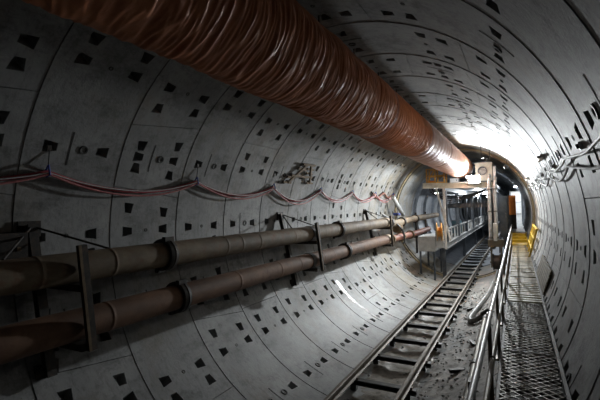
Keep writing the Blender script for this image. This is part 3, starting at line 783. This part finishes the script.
# valve and hose cluster continuing from the pipes
t = thing('valve_assembly', (-2.0, 15.0, -.9), 'muddy valve and hose assembly joining the left pipes to the gantry', 'valve')
MB().tube(spline([(-2.0, 14.2, -.77), (-1.98, 14.6, -.80), (-1.9, 15.2, -.78), (-1.9, 16.1, -.80), (-1.95, 18.5, -.84), (-1.95, 21.5, -.80)], 10), .13, 16).build('flexible_hose', 'red_pipe', t)
MB().tube(spline([(-2.0, 14.1, -.165), (-1.98, 14.6, -.22), (-1.92, 15.4, -.24), (-1.92, 17, -.18), (-1.95, 20, -.16), (-1.95, 24, -.14)], 10), .14, 16).build('upper_pipe', 'pipe_up', t)
for y, z in ((14.35, -.19), (15.9, -.22), (18.4, -.17)): MB().lathe([(-.07, .10), (-.07, .19), (.07, .19), (.07, .10)], (-1.98 if y < 15 else -1.92 if y < 16 else -1.935, y, z), (.0, 1, .0), 18).build('coupling', 'black_steel', t)
for y, z in ((14.5, -.79), (15.7, -.79), (17.3, -.82)): MB().lathe([(-.07, .10), (-.07, .185), (.07, .185), (.07, .10)], (-1.98 if y < 15 else -1.9 if y < 16 else -1.93, y, z), (.0, 1, .0), 18).build('coupling', 'rust', t)
MB().lathe([(-.18, .10), (-.1, .2), (.1, .2), (.18, .1)], (-1.9, 15.15, -.42), (0, 0, 1), 16).build('valve_body', 'rust', t)
MB().tube([(-1.9, 15.15, -.25), (-1.9, 15.15, .12)], .03, 8).build('valve_stem', 'black_steel', t)
MB().lathe([(-.02, .09), (-.02, .14), (.02, .14), (.02, .09)], (-1.9, 15.15, .10), (0, .3, 1), 16).build('hand_wheel', 'blue', t)
MB().tube(spline([(-2.2, 14.3, .1), (-2.0, 14.7, -.1), (-1.7, 15.0, -.45), (-1.75, 15.6, -.9), (-1.95, 16.2, -1.1)], 8), .035, 10).build('small_hose', 'black_cable', t)
t = thing('looped_hose', cyl(160, 16, R-.06), 'dark hose looped on the left wall behind the valves', 'hose')
MB().tube(spline([cyl(160, 14.2, R-.07), cyl(163.5, 14.9, R-.07), cyl(159.5, 15.6, R-.07), cyl(163, 16.3, R-.07), cyl(160, 17.2, R-.08)], 10), .035, 10).build('hose_body', 'red_pipe', t)
for y, ph in ((14.2, 160), (15.6, 159.5), (17.2, 160)): MB().beam(cyl(ph-1, y, R+.01), cyl(ph+.6, y, R-.09), .05, .05).build('hose_clip', 'black_steel', t)
t = thing('air_tube', (-2.25, 17.5, .02), 'pale leaning plastic tube behind the valve assembly', 'tube')
MB().tube([(-2.25, 17.5, .02), (-2.3, 16.9, .40), (-2.36, 16.35, .80)], .085, 12).build('tube_body', 'gantry_light', t)
# things deeper in the gantry
t = thing('cooler_unit', (-.75, 22.9, -1.1), 'small teal machine unit behind the left gantry frame', 'machine')
MB().box(-.95, -.58, 22.6, 23.6, -1.10, -.45).build('unit_body', 'teal', t); MB().lathe([(0, .14), (-.04, .14), (-.04, .11)], (-.76, 22.6, -.75), (0, 1, 0), 18).build('fan_guard', 'gantry', t)
MB().box(-.95, -.58, 22.55, 23.65, -.45, -.42).build('unit_lid', 'gantry', t)
t = thing('orange_locker', (1.96, 21.3, -.8), 'orange locker standing beside the far passage', 'locker')
MB().box(1.82, 2.10, 21.0, 21.6, -.80, .75).build('locker_body', 'orange', t); MB().box(1.84, 2.08, 20.985, 21.0, -.1, .7).build('locker_door', 'orange', t)
MB().box(1.82, 2.10, 20.98, 21.02, -.80, -.15).build('kick_panel', 'black_steel', t)
t = thing('switch_cabinet', (1.6, 19, -.6), 'dark blue-grey switch cabinet right of the shiny vertical pipes', 'cabinet')
MB().box(1.50, 1.80, 18.3, 20.6, -1.0, .70).build('cabinet_body', 'gantry', t)
d = MB().box(1.52, 1.78, 18.28, 18.3, -.9, .6).build('cabinet_door', 'gantry', t); MB().box(1.72, 1.75, 18.25, 18.28, -.2, .0).build('handle', 'chrome', d)
MB().beam((1.65, 18.6, -1.0), (1.65, 18.6, -2.22), .1, .1).build('leg', 'gantry', t); MB().beam((1.65, 20.3, -1.0), (1.65, 20.3, -2.22), .1, .1).build('leg', 'gantry', t)
for i, (x, y, z, lab) in enumerate(((.95, 18.4, .84, 'left of the two small work lamps under the gantry deck'), (1.10, 18.4, .84, 'right of the two small work lamps under the gantry deck'), (2.15, 24.0, 1.25, 'strip lamp over the far passage beyond the steps'), (-.95, 18.35, .95, 'strip lamp under the left front side of the gantry deck'), (.2, 25.0, .95, 'first work lamp hanging deeper under the gantry deck'), (.2, 34.0, .95, 'last work lamp hanging deepest under the gantry deck'))):
    t = thing('work_lamp', (x, y, z), lab, 'lamp', 'work lamps in the gantry')
    hw = .05 if i < 2 else .10
    MB().box(x-hw, x+hw, y, y+.08, z-.03, z+.05).build('lamp_case', 'white', t); MB().box(x-hw*.8, x+hw*.8, y-.01, y, z-.025, z+.04).build('lamp_face', 'cool', t)
    ztop = (.97 if i < 2 else 1.19 if i >= 3 else 1.52); MB().beam((x, y+.04, z+.05), (x, y+.04, ztop), .02, .02).build('lamp_stem', 'black_steel', t)
    ld = bpy.data.lights.new('work_light', 'POINT'); ld.energy = INNER_W*(.25, .25, 1.0, .9, 1.6, 2.2)[i]; ld.shadow_soft_size = .08; ld.color = (.92, .97, 1.0)
    lo = bpy.data.objects.new('work_light', ld); COL.objects.link(lo); lo.parent = t; lo.location = (0, -.15, 0)
# hanging hook and signal bulb under the crown, right of the duct
t = thing('hanging_hook', cyl(63, 15.2, R-.5), 'black rectangular wire hanger under the crown near the collar', 'hanger')
a, b = cyl(66, 15.2, R+.0), cyl(60, 15.2, R+.0)
MB().tube([a, a+Vector((0, 0, -.52)), b+Vector((.0, 0, -.45)), b], .014, 8).build('wire_frame', 'black_cable', t)
MB().lathe([(-.05, .03), (0, .05), (.05, .03)], b+Vector((-.1, 0, -.47)), (1, 0, 0), 10).build('hook_block', 'black_cable', t)
t = thing('signal_bulb', cyl(44, 15.6, R-.3), 'small dark round bulb hung below the right crown', 'bulb')
p = cyl(46, 15.6, R); q = p+Vector((-.05, 0, -.33))
MB().tube([p+Vector((.01, 0, .01)), q], .010, 6).build('bulb_cord', 'black_cable', t); MB().lathe([(-.075, .02), (-.05, .06), (0, .075), (.05, .06), (.075, .02)], q, (0, 0, 1), 14).build('bulb', 'black_cable', t)

MB().box(-1.25, -.56, GY0+1.4, 40, -1.16, -1.10).build('side_platform', 'frame_steel', g)
for k in range(4): MB().tube(spline([(-1.1+.12*k, GY0+.25, 1.17), (-.9+.1*k, GY0+.3, .85-.05*k), (-.4+.05*k, GY0+.35, .75-.08*k), (.5, GY0+.4, .80-.04*k), (1.15, GY0+.5, 1.0)], 8), .022, 8).build('slung_cable', 'black_cable', g)
for k in range(9): MB().hbeam((-.53, GY0+1.0+3.0*k, 1.02), (-1.20, GY0+1.0+1.75*k, 1.02), .1, .16, (0, 1, 0), .014).build('outrigger', 'gantry', g)
# pale panel added to stand in for the bright passage opening
t = thing('passage_reflector', (2.15, 25.4, -.8), 'added pale ribbed panel standing in for the bright passage opening', 'panel')
MB().box(1.86, 2.36, 25.4, 25.46, -.80, 1.05).build('panel_sheet', 'white', t)
for z in (-.2, .45): MB().box(1.88, 2.34, 25.36, 25.4, z-.03, z+.03).build('panel_rib', 'gantry_light', t)
MB().box(1.80, 1.86, 25.38, 25.5, -.80, 1.1).build('panel_post', 'gantry', t)
t = thing('passage_floor_plate', (2.15, 22, -.85), 'pale concrete step plate behind the yellow steps', 'plate')
MB().box(1.90, 2.40, 19.2, 25.3, -.855, -.80).build('plate_slab', 'gantry_light', t)
MB().box(1.90, 2.40, 19.16, 19.2, -.90, -.80).build('plate_nosing', 'white', t)

for y in (18.6, 20.8):
    va = bpy.data.objects['valve_assembly']; z = -1.02
    MB().beam((-1.95, y, .1), (-1.95, y, -1.75), .08, .08).build('support_post', 'black_steel', va)
    MB().beam((-2.25, y, z), (-1.7, y, z), .08, .06).build('support_arm', 'black_steel', va)
# fill bulb added on the deck to light the housing and duct end
t = thing('fill_bulb', (.46, 17.0, 1.3), 'added fill bulb on a short stem on the gantry deck below the duct', 'lamp')
MB().tube([(.46, 17.0, 1.29), (.46, 17.0, 1.42)], .02, 8).build('bulb_stem', 'black_steel', t)
MB().lathe([(0, .025), (.03, .045), (.07, .05), (.10, .03), (.115, .005)], (.46, 17.0, 1.42), (0, 0, 1), 14).build('bulb_glass', 'cool', t)
ld = bpy.data.lights.new('fill_bulb_light', 'POINT'); ld.energy = 26; ld.shadow_soft_size = .06; ld.color = (.94, .98, 1)
lo = bpy.data.objects.new('fill_bulb_light', ld); COL.objects.link(lo); lo.parent = t; lo.location = (0, -.12, .2)
